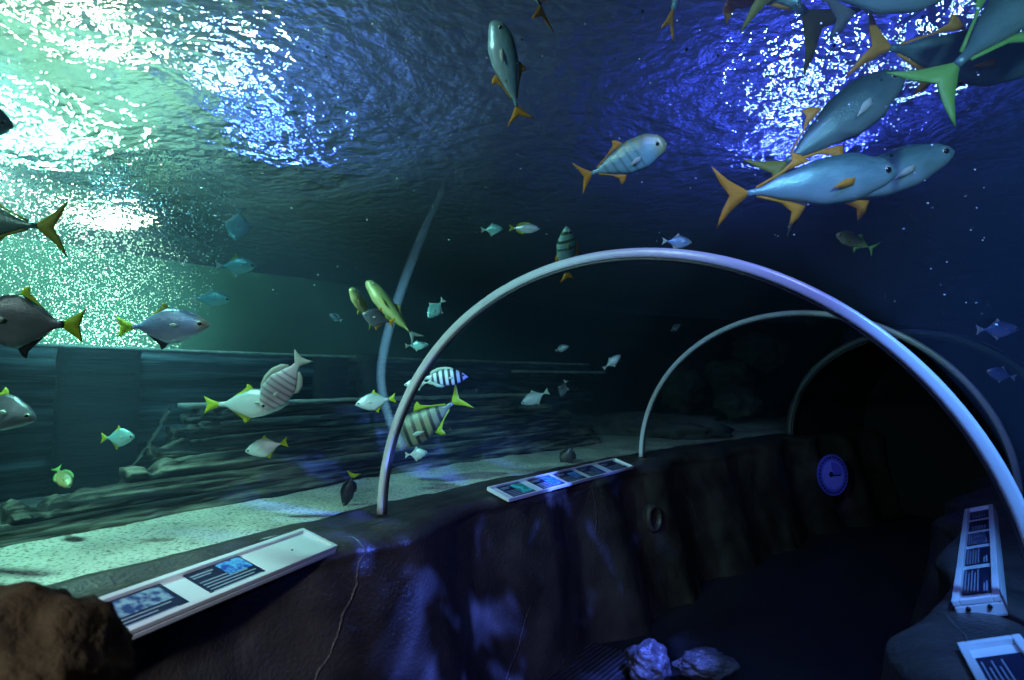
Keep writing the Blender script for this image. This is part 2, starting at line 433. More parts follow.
bm = bmesh.new(); slab(bm, 4.7, 6.0, lambda s: [(UH + .16, 1.70), (UH + .24, 1.70), (UH + .24, 1.725), (UH + .16, 1.73)], 40)
put(obj('rubbing_strake', bm, M_EDGE, hull))
tag(hull, 'long dark plank side of a sunken ship standing behind the broken planks', 'ship')

wreck = empty('broken_planking', T(2.5, -2.1, 1.0))
strk = [(1.95, .985, 1.075), (2.02, 1.06, 1.16), (2.10, 1.145, 1.245), (2.19, 1.23, 1.325), (2.28, 1.31, 1.40), (2.36, 1.385, 1.475)]
starts = [.1, .95, 1.36, 1.50, 1.62, 1.72]; ends = [4.9, 4.85, 4.7, 4.8, 4.6, 4.5]
bm = bmesh.new()
for k, (u, z0, z1) in enumerate(strk):
    def f(s, k=k, u=u, z0=z0, z1=z1):
        t = max(0, 1 - (s - starts[k]) / .35); rag = t * .05 * (.6 + 1.6 * FB(s * 12, k, 2, 3))
        out = [(-u - .06, z0)]
        for q in range(13):
            x = q / 12; z = z0 + (z1 - z0) * x - rag * x
            bulge = .065 * math.sin(min(1, x * 1.25 + .12) * math.pi * .62) - .055 * x
            out.append((-u + bulge + .045 * FB(s * 1.3, z * 9, k * 1.7, 4) + .016 * FB(s * 5, z * 60, k + 8, 3), z + .012 * FB(s * 2.5, k * 2.3, 1, 3)))
        out.append((-u - .07, z1 - rag))
        return out
    slab(bm, starts[k], ends[k], f, 260)
put(obj('strakes', bm, M_WRECK, wreck))
bm = bmesh.new()
slab(bm, 1.72, 4.5, lambda s: [(-2.46, 1.475 + .012 * FB(s * 3, 2, 2)), (-2.35 + .02 * FB(s * 2, 5, 1), 1.47 + .012 * FB(s * 3, 2, 2)), (-2.35 + .02 * FB(s * 2, 5, 1), 1.492 + .012 * FB(s * 3, 2, 2)), (-2.46, 1.50 + .012 * FB(s * 3, 2, 2))], 110)
put(obj('top_rim', bm, M_EDGE, wreck))
# jagged lit edge of the torn left end
bm = bmesh.new()
pp = []
for k in range(34):
    f = k / 33
    x = 168 - 64 * f ** 1.3; y = 408 + 92 * f
    pp.append(at(x + 3 * N3(k * .7, 1, 1), y, 3.15 - .42 * f))
V = []
for k, p in enumerate(pp):
    r = .020 + .014 * FB(k * .5, 3, 3, 3)
    V.append([bm.verts.new(p + Vector((math.cos(a) * r, math.sin(a) * r * .8, math.sin(a + 1) * r)) * (1 + .4 * N3(k, a, 5))) for a in [2 * math.pi * q / 7 for q in range(7)]])
for i in range(33):
    for j in range(7): bm.faces.new((V[i][j], V[i + 1][j], V[i + 1][(j + 1) % 7], V[i][(j + 1) % 7]))
bm.faces.new(V[0]); bm.faces.new(V[-1])
put(obj('torn_edge', bm, M_ROCK, wreck))
tag(wreck, 'broken rotting ship planks leaning on the sand in front of the dark hull', 'shipwreck')

def rock(name, c, r, sq, seed, mat, label, cat='rock', amp=.32, group=None, sub=4, fr=1.6):
    bm = bmesh.new(); bmesh.ops.create_icosphere(bm, subdivisions=sub, radius=1)
    for v in bm.verts:
        d = v.co.normalized(); k = 1 + amp * FB(d.x * fr + seed, d.y * fr, d.z * fr, 5)
        v.co = Vector((d.x * r * sq[0] * k, d.y * r * sq[1] * k, d.z * r * sq[2] * k))
    return tag(obj(name, bm, mat, loc=c), label, cat, group)
g = 'boulders on the dark tank floor'
for (px, py, d, r, sq, lab) in (
        (655, 432, 6.6, .50, (1.5, .8, .42), 'broad low boulder in the gloom behind the foot of the thin arch'),
        (585, 433, 7.0, .40, (1.2, .8, .45), 'low dark boulder on the sand left of the thin arch foot'),
        (682, 389, 8.4, .26, (1.1, 1, 1.2), 'upright knobbly coral head seen just right of the thin arch'),
        (728, 378, 8.8, .30, (1.2, 1, .9), 'dim rounded coral head beside the upright knobbly one'),
        (738, 402, 8.0, .26, (1.1, 1, .8), 'small bluish coral head lowest of the coral heads'),
        (760, 352, 9.6, .34, (1.2, 1, .9), 'dim coral head highest and farthest of the coral heads'),
        (472, 408, 5.4, .17, (1.1, .8, 1.0), 'dark round dimpled rock behind the striped jack tail')):
    rock('boulder' if 'boulder' in lab else 'coral_head' if 'coral' in lab else 'rock', at(px, py, d), r, sq, px * .37, M_ROCK, lab, 'coral' if 'coral' in lab else 'rock', .3, g if 'boulder' in lab else 'dim coral heads' if 'coral' in lab else None, fr=2.6)

# ------------------------------------------------------------------ information panels
def card(parent, o, e1, e2, nrm, pic, lines, col):
    """dark printed card on the tray: o corner (outer left), e1 along, e2 towards the viewer"""
    c = put(obj('info_card', box_bm(o, e1, e2, nrm * .003), M_CARD, parent, False))
    if pic:
        x0, x1, y0, y1 = pic
        bm = box_bm(o + e1 * x0 + e2 * y0 + nrm * .003, e1 * (x1 - x0), e2 * (y1 - y0), nrm * .0012)
        p = obj('photo', bm, col, c, False)
    bm = bmesh.new()
    for (x0, x1, y, h) in lines: box_bm(o + e1 * x0 + e2 * y + nrm * .003, e1 * (x1 - x0), e2 * h, nrm * .0008, bm)
    if lines:
        p = obj('text_lines', bm, M_INK, c, False)
def tray(name, A, B, w, tilt, side, label, cards, hidden=0, th=.035, blank=None, screws=False, rim=.018):
    """A, B: outer edge left/right (world); the face slopes down towards the walkway by tilt; side = +1 if the walkway lies right of A->B"""
    e = (B - A); L = e.length; ex = e / L
    h = Vector((ex.y, -ex.x, 0)).normalized() * side
    ey = (h * math.cos(tilt) - Vector((0, 0, 1)) * math.sin(tilt)).normalized()
    nz = ex.cross(ey).normalized()
    if nz.z < 0: nz = -nz
    root = empty(name, (A + B) / 2 + ey * w / 2 - nz * th)
    put(obj('tray', box_bm(A - nz * th, ex * L, ey * w, nz * (th - .012), bev=.006), M_RIM, root, False))
    bm = bmesh.new()
    for (x, y, dx, dy) in ((0, 0, L, rim), (0, w - rim, L, rim), (0, rim, rim, w - 2 * rim), (L - rim, rim, rim, w - 2 * rim)):
        box_bm(A + ex * x + ey * y - nz * .014, ex * dx, ey * dy, nz * .016, bm, bev=.003)
    put(obj('rim', bm, M_RIM, root, False))
    for (f0, f1, pic, col) in cards:
        o = A + ex * (L * f0) + ey * (rim + .002) - nz * .0118
        lines = [(.04, .42, .14, .05), (.04, .34, .24, .04)] + [(.04, .93 - .1 * (q % 2), .46 + .11 * q, .04) for q in range(5)] if (f1 - f0) * L > .2 else [(.06, .42, .2 + .14 * q, .05) for q in range(5)]
        card(root, o, ex * (L * (f1 - f0)), ey * (w - 2 * rim - .004), nz, pic, lines, col)
    if blank:
        o = A + ex * (L * blank[0]) + ey * (rim + .006) - nz * .0118
        put(obj('blank_plate', box_bm(o, ex * (L * (blank[1] - blank[0])), ey * (w - 2 * rim - .012), nz * .004, bev=.001), M_RIM, root, False))
        put(obj('screw', sphere_bm(o + ex * L * (blank[1] - blank[0]) * .55 + ey * w * .4 + nz * .004, .004), M_HOLE, root))
    if screws:
        for q in (.28, .72):
            p = (A if screws == 1 else B) + ey * w * q - nz * (th * .45)
            put(obj('screw', sphere_bm(p - (ex if screws == 1 else -ex) * .001, .006), M_HOLE, root))
    return tag(root, label, 'information panel', 'sloping information panels')
def photo_mat(name, c0, c1, sc_=30):
    m, n, l, out = new_mat(name); p = n.new('ShaderNodeBsdfPrincipled'); l.new(p.outputs[0], out.inputs[0]); p.inputs['Roughness'].default_value = .3
    tc = n.new('ShaderNodeTexCoord'); t = n.new('ShaderNodeTexNoise'); t.inputs['Scale'].default_value = sc_; t.inputs['Detail'].default_value = 3; l.new(tc.outputs['Object'], t.inputs[0])
    r = n.new('ShaderNodeValToRGB'); r.color_ramp.elements[0].position = .4; r.color_ramp.elements[1].position = .62
    r.color_ramp.elements[0].color = (*c0, 1); r.color_ramp.elements[1].color = (*c1, 1); l.new(t.outputs['Fac'], r.inputs[0]); l.new(r.outputs[0], p.inputs['Base Color']); return m
PH_REEF = photo_mat('reef_print', (.03, .06, .2), (.35, .5, .6), 45)
PH_BLUE = photo_mat('blue_fish_print', (.02, .08, .45), (.15, .5, .9), 60)
PH_GREEN = photo_mat('green_fish_print', (.02, .25, .15), (.1, .7, .75), 25)
PH_DIM = photo_mat('dim_fish_print', (.02, .03, .07), (.15, .2, .4), 30)
ZO = 1.045
A = at_z(85, 602, ZO); B = at_z(303, 528, ZO); A0 = A + (A - B) * .55
L0 = (B - A0).length; frx = lambda x: (at_z(x, 602 - 74 * (x - 85) / 218, ZO) - A0).dot(B - A0) / L0 ** 2; fr = lambda q: ((A - A0).length + (B - A).length * q) / L0
tray('information_panel', A0, B, .175, R(17), 1, 'long white sign panel with a blank end, on the left wall beside the brown rock',
     [(.12, frx(156), (.45, .97, .06, .62), PH_REEF), (frx(179), frx(235), (.52, .97, .04, .56), PH_BLUE)], blank=(frx(236.5), .985))
A = at_z(487, 487, ZO); B = at_z(615, 458, ZO)
fx2 = lambda x: (at_z(x, 487 - 29 * (x - 487) / 128, ZO) - A).dot(B - A) / (B - A).length_squared
f5 = [(fx2(a), fx2(b)) for a, b in ((495.6, 518), (526, 548), (552, 570), (575, 590.5), (597, 611))]
pics = [((.5, .97, .08, .8), PH_GREEN), ((.5, .97, .06, .8), PH_BLUE), ((.55, .95, .2, .7), PH_BLUE), ((.45, .9, .2, .85), PH_DIM), (None, PH_DIM)]
tray('information_panel', A, B, .16, R(17), 1, 'white framed sign panel with five dark fish cards on the left wall',
     [(a, b, p, c) for (a, b), (p, c) in zip(f5, pics)], rim=.008, th=.02)
ZR = 1.06
A = at_z(1000, 596, ZR); B = at_z(993, 504, ZR)
tray('information_panel', A, B, .112, R(20), -1, 'blue-lit sign panel with a row of dark cards on the right wall inside the tunnel',
     [(.06, .25, None, PH_DIM), (.29, .45, None, PH_DIM), (.49, .63, (.1, .9, .2, .7), PH_DIM), (.67, .80, None, PH_DIM), (.84, .96, None, PH_DIM)], screws=1, th=.05)
A = at_z(1120, 760, ZR); B = at_z(1020, 634, ZR)
tray('information_panel', A, B, .125, R(20), -1, 'blue-lit sign panel cut off by the bottom right corner',
     [(.2, .86, None, PH_DIM)], th=.05)

# ------------------------------------------------------------------ sign, pipe, vent, rocks in the walk-through
def hit_wall(px, py, wall):
    dg = bpy.context.evaluated_depsgraph_get(); r = ray(px, py)
    ok, loc, nrm, _ = wall.ray_cast(EYE, r, distance=40)
    return (loc, nrm) if ok else (at(px, py, 5), Vector((0, -1, 0)))
def frame_of(n, up=Vector((0, 0, 1))):
    n = n.normalized(); x = up.cross(n).normalized(); return x, n.cross(x), n
def disc(bm, c, x, y, n, r, th, seg=40):
    a = [bm.verts.new(c + (x * math.cos(2 * math.pi * k / seg) + y * math.sin(2 * math.pi * k / seg)) * r) for k in range(seg)]
    b = [bm.verts.new(v.co + n * th) for v in a]
    bm.faces.new(b); bm.faces.new(a[::-1])
    for k in range(seg): bm.faces.new((a[k], a[(k + 1) % seg], b[(k + 1) % seg], b[k]))
    return bm
bpy.context.view_layer.update()
az = R(159)
nS = Vector((math.sin(az), math.cos(az), .06)).normalized()
loc, _n = hit_wall(833, 475, wall_left)
dS = ray(833, 475).dot(loc - EYE) / ray(833, 475).length_squared
cS = at(833, 475, dS - .3)
xS, yS, nS = frame_of(nS)
rS = 19.5 / F_PX * dS
M_SIGN = plain('blue_sign_enamel', (.10, .11, .62), .4)
M_SIGN2 = plain('pale_sign_enamel', (.20, .22, .80), .4)
M_SIGND = plain('dark_sign_print', (.008, .008, .03), .5)
sg = empty('round_sign', cS)
put(obj('plate', disc(bmesh.new(), cS - nS * .012, xS, yS, nS, rS, .012), M_SIGN, sg, False))
bm = bmesh.new()
for k in range(28):
    a = 2 * math.pi * (k + .5) / 28; q = cS + (xS * math.cos(a) + yS * math.sin(a)) * rS * .86 + nS * .0005
    t = (-xS * math.sin(a) + yS * math.cos(a)); rr = (xS * math.cos(a) + yS * math.sin(a))
    box_bm(q - t * rS * .05 - rr * rS * .04, t * rS * .10, rr * rS * .08, nS * .002, bm)
put(obj('lettering', bm, M_SIGND, sg, False))
put(obj('inner_field', disc(bmesh.new(), cS, xS, yS, nS, rS * .70, .002), M_SIGN2, sg, False))
bm = bmesh.new()
vs = [cS + nS * .0022, cS + xS * rS * .55 + nS * .0022] + [cS + (xS * math.cos(R(a)) + yS * math.sin(R(a))) * rS * .62 + nS * .0022 for a in range(15, 100, 12)]
f = bm.faces.new([bm.verts.new(v) for v in vs]); ex = bmesh.ops.extrude_face_region(bm, geom=[f])
for v in ex['geom']:
    if isinstance(v, bmesh.types.BMVert): v.co += nS * .002
put(obj('emblem', bm, M_SIGN, sg, False))
bm = bmesh.new(); disc(bm, cS - xS * rS * .14 + yS * rS * .04 + nS * .0045, xS, yS, nS, rS * .13, .002, 16)
box_bm(cS - xS * rS * .1 - yS * rS * .05 + nS * .0045, xS * rS * .6, yS * rS * .05, nS * .002, bm)
put(obj('emblem_figure', bm, M_SIGND, sg, False))
b_ = box_bm(cS - nS * .35 - xS * .03 - yS * .03, xS * .06, yS * .06, nS * .34)
put(obj('bracket', b_, M_HOLE, sg, False))
tag(sg, 'small round blue sign with an emblem on the dark wall at the tunnel end', 'sign')

loc, nW = hit_wall(651, 518, wall_left)
nP = (nW + across(4) * .6 + Vector((0, 0, -.1))).normalized()
if nP.dot(EYE - loc) < 0: nP = -nP
xP, yP, nP = frame_of(nP)
bm = bmesh.new()
prof = [(.07, -.05), (.105, -.04), (.098, .03), (.085, .05), (.070, .045), (.060, .02), (.055, -.05)]
grid_bm(36, len(prof), lambda i, j: loc + (xP * math.cos(2 * math.pi * i / 36) * .8 + yP * math.sin(2 * math.pi * i / 36)) * prof[j][0] + nP * prof[j][1], bm, close_x=True)
pp_ = empty('pipe_socket', loc); put(obj('collar', bm, M_WALL, pp_))
put(obj('bore', disc(bmesh.new(), loc - nP * .03, xP, yP, nP, .06, .01, 28), M_HOLE, pp_))
tag(pp_, 'dark oval pipe opening set in the left wall below the sign panel', 'pipe opening')

# floor vent at the wall foot
vO = at_z(558, 668, .03); vE = along(3.0); vX = across(3.0)
vent = empty('vent_grille', vO)
put(obj('backing', box_bm(vO - vE * .25 + Vector((0, 0, -.02)), vE * .62, vX * .34, Vector((0, 0, .025))), M_HOLE, vent, False))
for k in range(11):
    put(obj('slat', box_bm(vO - vE * .25 + vX * (.008 + .03 * k) + Vector((0, 0, .004)), vE * .62, vX * .010, Vector((0, 0, .018)), bev=.002), M_GREY, vent, False))
tag(vent, 'black slatted vent grille on the floor at the foot of the left wall', 'vent')
M_ROOT = rock_mat('wall_root_rock', (.02, .02, .02), (.12, .12, .13), .45, 3, crack=False)
for (px, py, r, sq, sd, lab) in ((648, 652, .12, (1.0, .8, .95), 3.1, 'rough rock lump under a blue light at the foot of the left wall'),
                                 (706, 652, .12, (1.3, .7, .6), 8.4, 'small rough rock by the wall foot right of the brighter rock lump')):
    l_, n_ = hit_wall(px, py, wall_left)
    if py > 640: l_ = at_z(px, py + 12, .10)
    rock('rock', l_ + n_ * .0, r, sq, sd, M_ROOT, lab, 'rock', .24, None, 5, 1.5)
# dim red lamp deep in the passage
pr = at(901, 371, 8.2); dl = (EYE - pr).normalized(); xr, yr, dl = frame_of(dl)
rl = empty('exit_lamp', pr)
put(obj('lens', disc(bmesh.new(), pr, xr, yr, dl, .05, .02, 24), emit('red_lens', (1, .12, .03), .22), rl, False))
put(obj('housing', box_bm(pr - xr * .09 - yr * .07 - dl * .08, xr * .18, yr * .14, dl * .08, bev=.01), M_HOLE, rl, False))
tag(rl, 'tiny dim red lamp deep in the dark end of the tunnel', 'lamp')
# brown lump in the near corner
bm = bmesh.new(); bmesh.ops.create_icosphere(bm, subdivisions=5, radius=1)
cR = at(2, 702, .78)
for v in bm.verts:
    d = v.co.normalized(); k = 1 + .16 * FB(d.x * 2.2 + 3, d.y * 2.2, d.z * 2.2, 4) + .03 * FB(d.x * 9, d.y * 9, d.z * 9, 3)
    v.co = Vector((d.x * .138, d.y * .15, d.z * .135)) * k
tag(obj('rock', bm, M_BROWN, loc=cR), 'rounded brown rock in the bottom left corner covering the end of the sign panel', 'rock')
bm = bmesh.new(); grid_bm(20, 10, lambda i, j: cR + Vector((math.cos(2 * math.pi * i / 20), math.sin(2 * math.pi * i / 20), 0)) * (.10 + .004 * j + .01 * FB(i * .7, j * .6, 2)) + Vector((0, 0, -.06 - .12 * j)), bm, close_x=True)
tag(obj('rock_pedestal', bm, M_BROWN), 'dark rock stump below the rounded brown rock', 'rock')

# ------------------------------------------------------------------ fish
def tab(t, pts):
    for (a, x), (b, y) in zip(pts, pts[1:]):
        if t <= b:
            f = (t - a) / (b - a) if b > a else 0; f = f * f * (3 - 2 * f) * .35 + f * .65
            return x + (y - x) * f
    return pts[-1][1]
SPEC = {
 'mono': dict(body=.83, top=[(0, .0), (.06, .07), (.2, .16), (.4, .235), (.55, .245), (.75, .15), (.92, .04), (1, .032)],
              bot=[(0, .0), (.06, .05), (.2, .14), (.4, .22), (.55, .245), (.75, .15), (.92, .04), (1, .032)], w=[(0, .0), (.1, .05), (.3, .075), (.6, .06), (.9, .02), (1, .012)],
              tail=[(-.31, .0), (-.345, .045), (-.42, .09), (-.5, .15), (-.475, .05), (-.465, .0), (-.475, -.05), (-.5, -.15), (-.42, -.09), (-.345, -.045)],
              dorsal=[(.08, .225), (.03, .30), (-.01, .325), (-.02, .26), (-.10, .18), (-.22, .07), (-.22, .05), (-.05, .16)],
              anal=[(.05, -.225), (.0, -.30), (-.04, -.325), (-.05, -.26), (-.12, -.18), (-.22, -.07), (-.22, -.05), (-.05, -.16)],
              pec=[(0, 0), (-.07, .05), (-.13, .03), (-.12, -.01), (-.05, -.03)], pecat=(.20, .0), eye=(.405, .02, .030)),
 'jack': dict(body=.82, top=[(0, .0), (.04, .045), (.12, .09), (.3, .135), (.5, .13), (.75, .075), (.92, .02), (1, .016)],
              bot=[(0, .0), (.04, .04), (.12, .075), (.3, .125), (.5, .125), (.75, .065), (.92, .02), (1, .016)], w=[(0, .0), (.08, .04), (.3, .07), (.6, .055), (.9, .016), (1, .012)],
              tail=[(-.30, .0), (-.335, .025), (-.42, .085), (-.5, .165), (-.462, .075), (-.415, .0), (-.462, -.075), (-.5, -.165), (-.42, -.085), (-.335, -.025)],
              dorsal=[(.03, .12), (-.03, .165), (-.07, .178), (-.07, .135), (-.13, .088), (-.27, .03), (-.27, .015), (-.1, .09)],
              anal=[(-.01, -.11), (-.05, -.17), (-.10, -.205), (-.085, -.13), (-.14, -.075), (-.27, -.028), (-.27, -.015), (-.1, -.07)],
              pec=[(0, .02), (-.08, .02), (-.19, -.035), (-.10, -.04), (-.02, -.03)], pecat=(.23, -.01), eye=(.42, .018, .020)),
 'golden': dict(body=.83, top=[(0, .0), (.02, .06), (.08, .115), (.22, .165), (.45, .165), (.7, .10), (.92, .022), (1, .018)],
              bot=[(0, .0), (.03, .05), (.1, .08), (.3, .14), (.5, .14), (.72, .08), (.92, .022), (1, .018)], w=[(0, .0), (.05, .055), (.3, .08), (.6, .06), (.9, .018), (1, .012)],
              tail=[(-.31, .0), (-.345, .03), (-.42, .09), (-.5, .17), (-.46, .08), (-.42, .0), (-.46, -.08), (-.5, -.17), (-.42, -.09), (-.345, -.03)],
              dorsal=[(.08, .155), (.02, .205), (-.02, .215), (-.03, .165), (-.12, .105), (-.26, .04), (-.26, .02), (-.1, .10)],
              anal=[(.02, -.13), (-.02, -.185), (-.07, -.205), (-.07, -.14), (-.14, -.085), (-.26, -.04), (-.26, -.02), (-.1, -.09)],
              pec=[(0, .02), (-.08, .02), (-.19, -.04), (-.10, -.05), (-.02, -.03)], pecat=(.22, -.03), eye=(.41, .032, .022)),
 'oval': dict(body=.84, top=[(0, .0), (.05, .05), (.15, .125), (.35, .205), (.6, .195), (.8, .11), (.94, .045), (1, .042)],
              bot=[(0, .0), (.05, .04), (.15, .11), (.35, .19), (.6, .19), (.8, .11), (.94, .045), (1, .042)], w=[(0, .0), (.1, .045), (.35, .07), (.65, .055), (.92, .02), (1, .012)],
              tail=[(-.32, .0), (-.35, .05), (-.41, .09), (-.5, .15), (-.465, .05), (-.455, .0), (-.465, -.05), (-.5, -.15), (-.41, -.09), (-.35, -.05)],
              dorsal=[(.27, .15), (.18, .225), (.05, .255), (-.10, .235), (-.22, .17), (-.27, .09), (-.24, .06), (-.05, .17), (.15, .16)],
              anal=[(.05, -.18), (.0, -.235), (-.12, -.225), (-.22, -.16), (-.27, -.08), (-.24, -.06), (-.08, -.15)],
              pec=[(0, .03), (-.06, .04), (-.13, .0), (-.11, -.04), (-.02, -.03)], pecat=(.21, -.01), eye=(.40, .035, .024)),
}
def bend_y(x, b): return b * (x - .15) ** 2 * (1 if x < .15 else .25)
def fish_body(S, b, n=34, m=20):
    bm = bmesh.new(); Bl = S['body']; V = []
    nose = bm.verts.new((.5, bend_y(.5, b), 0))
    for i in range(1, n):
        t = i / (n - 1); t = t ** 1.35 if t < .5 else t ** 1.35
        x = .5 - Bl * t; tp, bt, w = tab(t, S['top']), tab(t, S['bot']), tab(t, S['w'])
        row = []
        for j in range(m):
            a = 2 * math.pi * j / m; ca, sa = math.cos(a), math.sin(a)
            z = (tp if sa > 0 else bt) * sa
            y = w * (abs(ca) ** .85) * (1 if ca > 0 else -1)
            row.append(bm.verts.new((x, y + bend_y(x, b), z)))
        V.append(row)
    for j in range(m): bm.faces.new((nose, V[0][j], V[0][(j + 1) % m]))
    for i in range(len(V) - 1):
        for j in range(m): bm.faces.new((V[i][j], V[i + 1][j], V[i + 1][(j + 1) % m], V[i][(j + 1) % m]))
    bm.faces.new(V[-1]); return bm
def fin_bm(pts, b, th=.006):
    bm = bmesh.new()
    f = bm.faces.new([bm.verts.new((x, -th / 2, z)) for x, z in pts])
    ex = bmesh.ops.extrude_face_region(bm, geom=[f])
    for v in ex['geom']:
        if isinstance(v, bmesh.types.BMVert): v.co.y += th
    bmesh.ops.triangulate(bm, faces=bm.faces[:])
    bmesh.ops.subdivide_edges(bm, edges=bm.edges[:], cuts=1)
    for v in bm.verts: v.co.y += bend_y(v.co.x, b)
    return bm
def fish_mat(name, back, side, belly, stripes=None, rough=.32, metal=.25, head=None, blotch=.22):
    m, n, l, out = new_mat(name)
    p = n.new('ShaderNodeBsdfPrincipled'); l.new(p.outputs[0], out.inputs[0])
    p.inputs['Roughness'].default_value = rough; p.inputs['Metallic'].default_value = metal
    tc = n.new('ShaderNodeTexCoord'); sp = n.new('ShaderNodeSeparateXYZ'); l.new(tc.outputs['Generated'], sp.inputs[0])
    nz = n.new('ShaderNodeTexNoise'); nz.inputs['Scale'].default_value = 9; nz.inputs['Detail'].default_value = 5; l.new(tc.outputs['Generated'], nz.inputs[0])
    mm = n.new('ShaderNodeMath'); mm.operation = 'MULTIPLY_ADD'; mm.inputs[1].default_value = blotch; l.new(nz.outputs['Fac'], mm.inputs[0]); l.new(sp.outputs['Z'], mm.inputs[2])
    sb = n.new('ShaderNodeMath'); sb.operation = 'SUBTRACT'; sb.inputs[1].default_value = blotch / 2; l.new(mm.outputs[0], sb.inputs[0])
    r = n.new('ShaderNodeValToRGB'); e = r.color_ramp.elements
    e[0].position = .18; e[0].color = (*belly, 1); e[1].position = .92; e[1].color = (*back, 1)
    x = e.new(.52); x.color = (*side, 1)
    l.new(sb.outputs[0], r.inputs[0]); cur = r.outputs[0]
    if stripes:
        freq, col, thr, tilt, x0, x1 = stripes
        a = n.new('ShaderNodeMath'); a.operation = 'MULTIPLY_ADD'; a.inputs[1].default_value = tilt; l.new(sp.outputs['Z'], a.inputs[0]); l.new(sp.outputs['X'], a.inputs[2])
        s = n.new('ShaderNodeMath'); s.operation = 'MULTIPLY'; s.inputs[1].default_value = freq * 2 * math.pi; l.new(a.outputs[0], s.inputs[0])
        si = n.new('ShaderNodeMath'); si.operation = 'SINE'; l.new(s.outputs[0], si.inputs[0])
        g = n.new('ShaderNodeMapRange'); g.inputs[1].default_value = thr - .25; g.inputs[2].default_value = thr + .25; l.new(si.outputs[0], g.inputs[0])
        k = n.new('ShaderNodeMapRange'); k.inputs[1].default_value = x0; k.inputs[2].default_value = x0 + .06; l.new(sp.outputs['X'], k.inputs[0])
        k2 = n.new('ShaderNodeMapRange'); k2.inputs[1].default_value = x1; k2.inputs[2].default_value = x1 - .06; l.new(sp.outputs['X'], k2.inputs[0])
        q = n.new('ShaderNodeMath'); q.operation = 'MULTIPLY'; l.new(g.outputs[0], q.inputs[0]); l.new(k.outputs[0], q.inputs[1])
        q2 = n.new('ShaderNodeMath'); q2.operation = 'MULTIPLY'; l.new(q.outputs[0], q2.inputs[0]); l.new(k2.outputs[0], q2.inputs[1])
        mx = n.new('ShaderNodeMix'); mx.data_type = 'RGBA'; l.new(q2.outputs[0], mx.inputs['Factor']); l.new(cur, mx.inputs[6]); mx.inputs[7].default_value = (*col, 1); cur = mx.outputs[2]
    if head:
        k = n.new('ShaderNodeMapRange'); k.inputs[1].default_value = .80; k.inputs[2].default_value = .92; l.new(sp.outputs['X'], k.inputs[0])
        mx = n.new('ShaderNodeMix'); mx.data_type = 'RGBA'; l.new(k.outputs[0], mx.inputs['Factor']); l.new(cur, mx.inputs[6]); mx.inputs[7].default_value = (*head, 1); cur = mx.outputs[2]
    l.new(cur, p.inputs['Base Color'])
    v = n.new('ShaderNodeTexVoronoi'); v.inputs['Scale'].default_value = 60; l.new(tc.outputs['Generated'], v.inputs['Vector'])
    b = n.new('ShaderNodeBump'); b.inputs['Strength'].default_value = .12; b.inputs['Distance'].default_value = .01; l.new(v.outputs['Distance'], b.inputs['Height']); l.new(b.outputs[0], p.inputs['Normal'])
    return m
def fin_mat(name, col, tr=.25):
    m, n, l, out = new_mat(name)
    p = n.new('ShaderNodeBsdfPrincipled'); p.inputs['Base Color'].default_value = (*col, 1); p.inputs['Roughness'].default_value = .45
    t = n.new('ShaderNodeBsdfTranslucent'); t.inputs[0].default_value = (*col, 1)
    x = n.new('ShaderNodeMixShader'); x.inputs[0].default_value = tr + .2; l.new(p.outputs[0], x.inputs[1]); l.new(t.outputs[0], x.inputs[2]); l.new(x.outputs[0], out.inputs[0]); return m
BODY = {
 'pale': fish_mat('silver_scales', (.35, .42, .40), (.62, .68, .68), (.80, .82, .80)),
 'dark': fish_mat('slate_scales', (.07, .07, .08), (.16, .17, .20), (.28, .30, .33), metal=.35),
 'blue': fish_mat('blue_silver_scales', (.10, .14, .22), (.25, .36, .62), (.45, .55, .75), metal=.35, head=(.5, .48, .42)),
 'jack': fish_mat('cyan_cast_jack_scales', (.08, .20, .18), (.28, .52, .54), (.44, .64, .68), metal=.35, blotch=.55),  # silver fish, the cyan cast of the light put into the scales
 'jackdark': fish_mat('dark_shaded_jack_scales', (.04, .09, .07), (.10, .19, .18), (.20, .30, .27), metal=.25, blotch=.4),  # darker copy of the jack, with shade put into its colour
 'olive': fish_mat('olive_scales', (.08, .10, .03), (.22, .25, .08), (.46, .40, .15), metal=.15, blotch=.4),
 'turq': fish_mat('turquoise_lit_silver_scales', (.18, .45, .42), (.28, .66, .62), (.42, .76, .72)),  # turquoise light on silver fish is put into this colour
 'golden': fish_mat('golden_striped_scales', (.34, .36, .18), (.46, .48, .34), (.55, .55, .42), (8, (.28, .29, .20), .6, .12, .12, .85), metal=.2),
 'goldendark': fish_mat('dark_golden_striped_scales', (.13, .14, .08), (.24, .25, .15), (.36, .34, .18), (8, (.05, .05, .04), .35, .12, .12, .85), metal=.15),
 'cyan': fish_mat('turquoise_scales', (.34, .36, .20), (.30, .55, .55), (.30, .62, .66), (9, (.20, .38, .38), .55, .12, .12, .72), metal=.2, head=(.45, .48, .25)),
 'green': fish_mat('green_scales', (.10, .28, .12), (.25, .55, .32), (.4, .65, .5), (6, (.05, .12, .05), .4, .0, .5, .98), metal=.15),
 'serg': fish_mat('black_barred_scales', (.55, .58, .66), (.70, .72, .80), (.74, .76, .84), (7.2, (.015, .015, .03), .1, .05, .10, .93), metal=.1),
 'tang': fish_mat('pale_barred_scales', (.58, .55, .56), (.68, .64, .66), (.70, .68, .70), (10, (.34, .31, .36), .35, .0, .15, .95), metal=.05),
 'black': fish_mat('black_scales', (.01, .01, .015), (.02, .02, .03), (.03, .03, .04), metal=0),
}
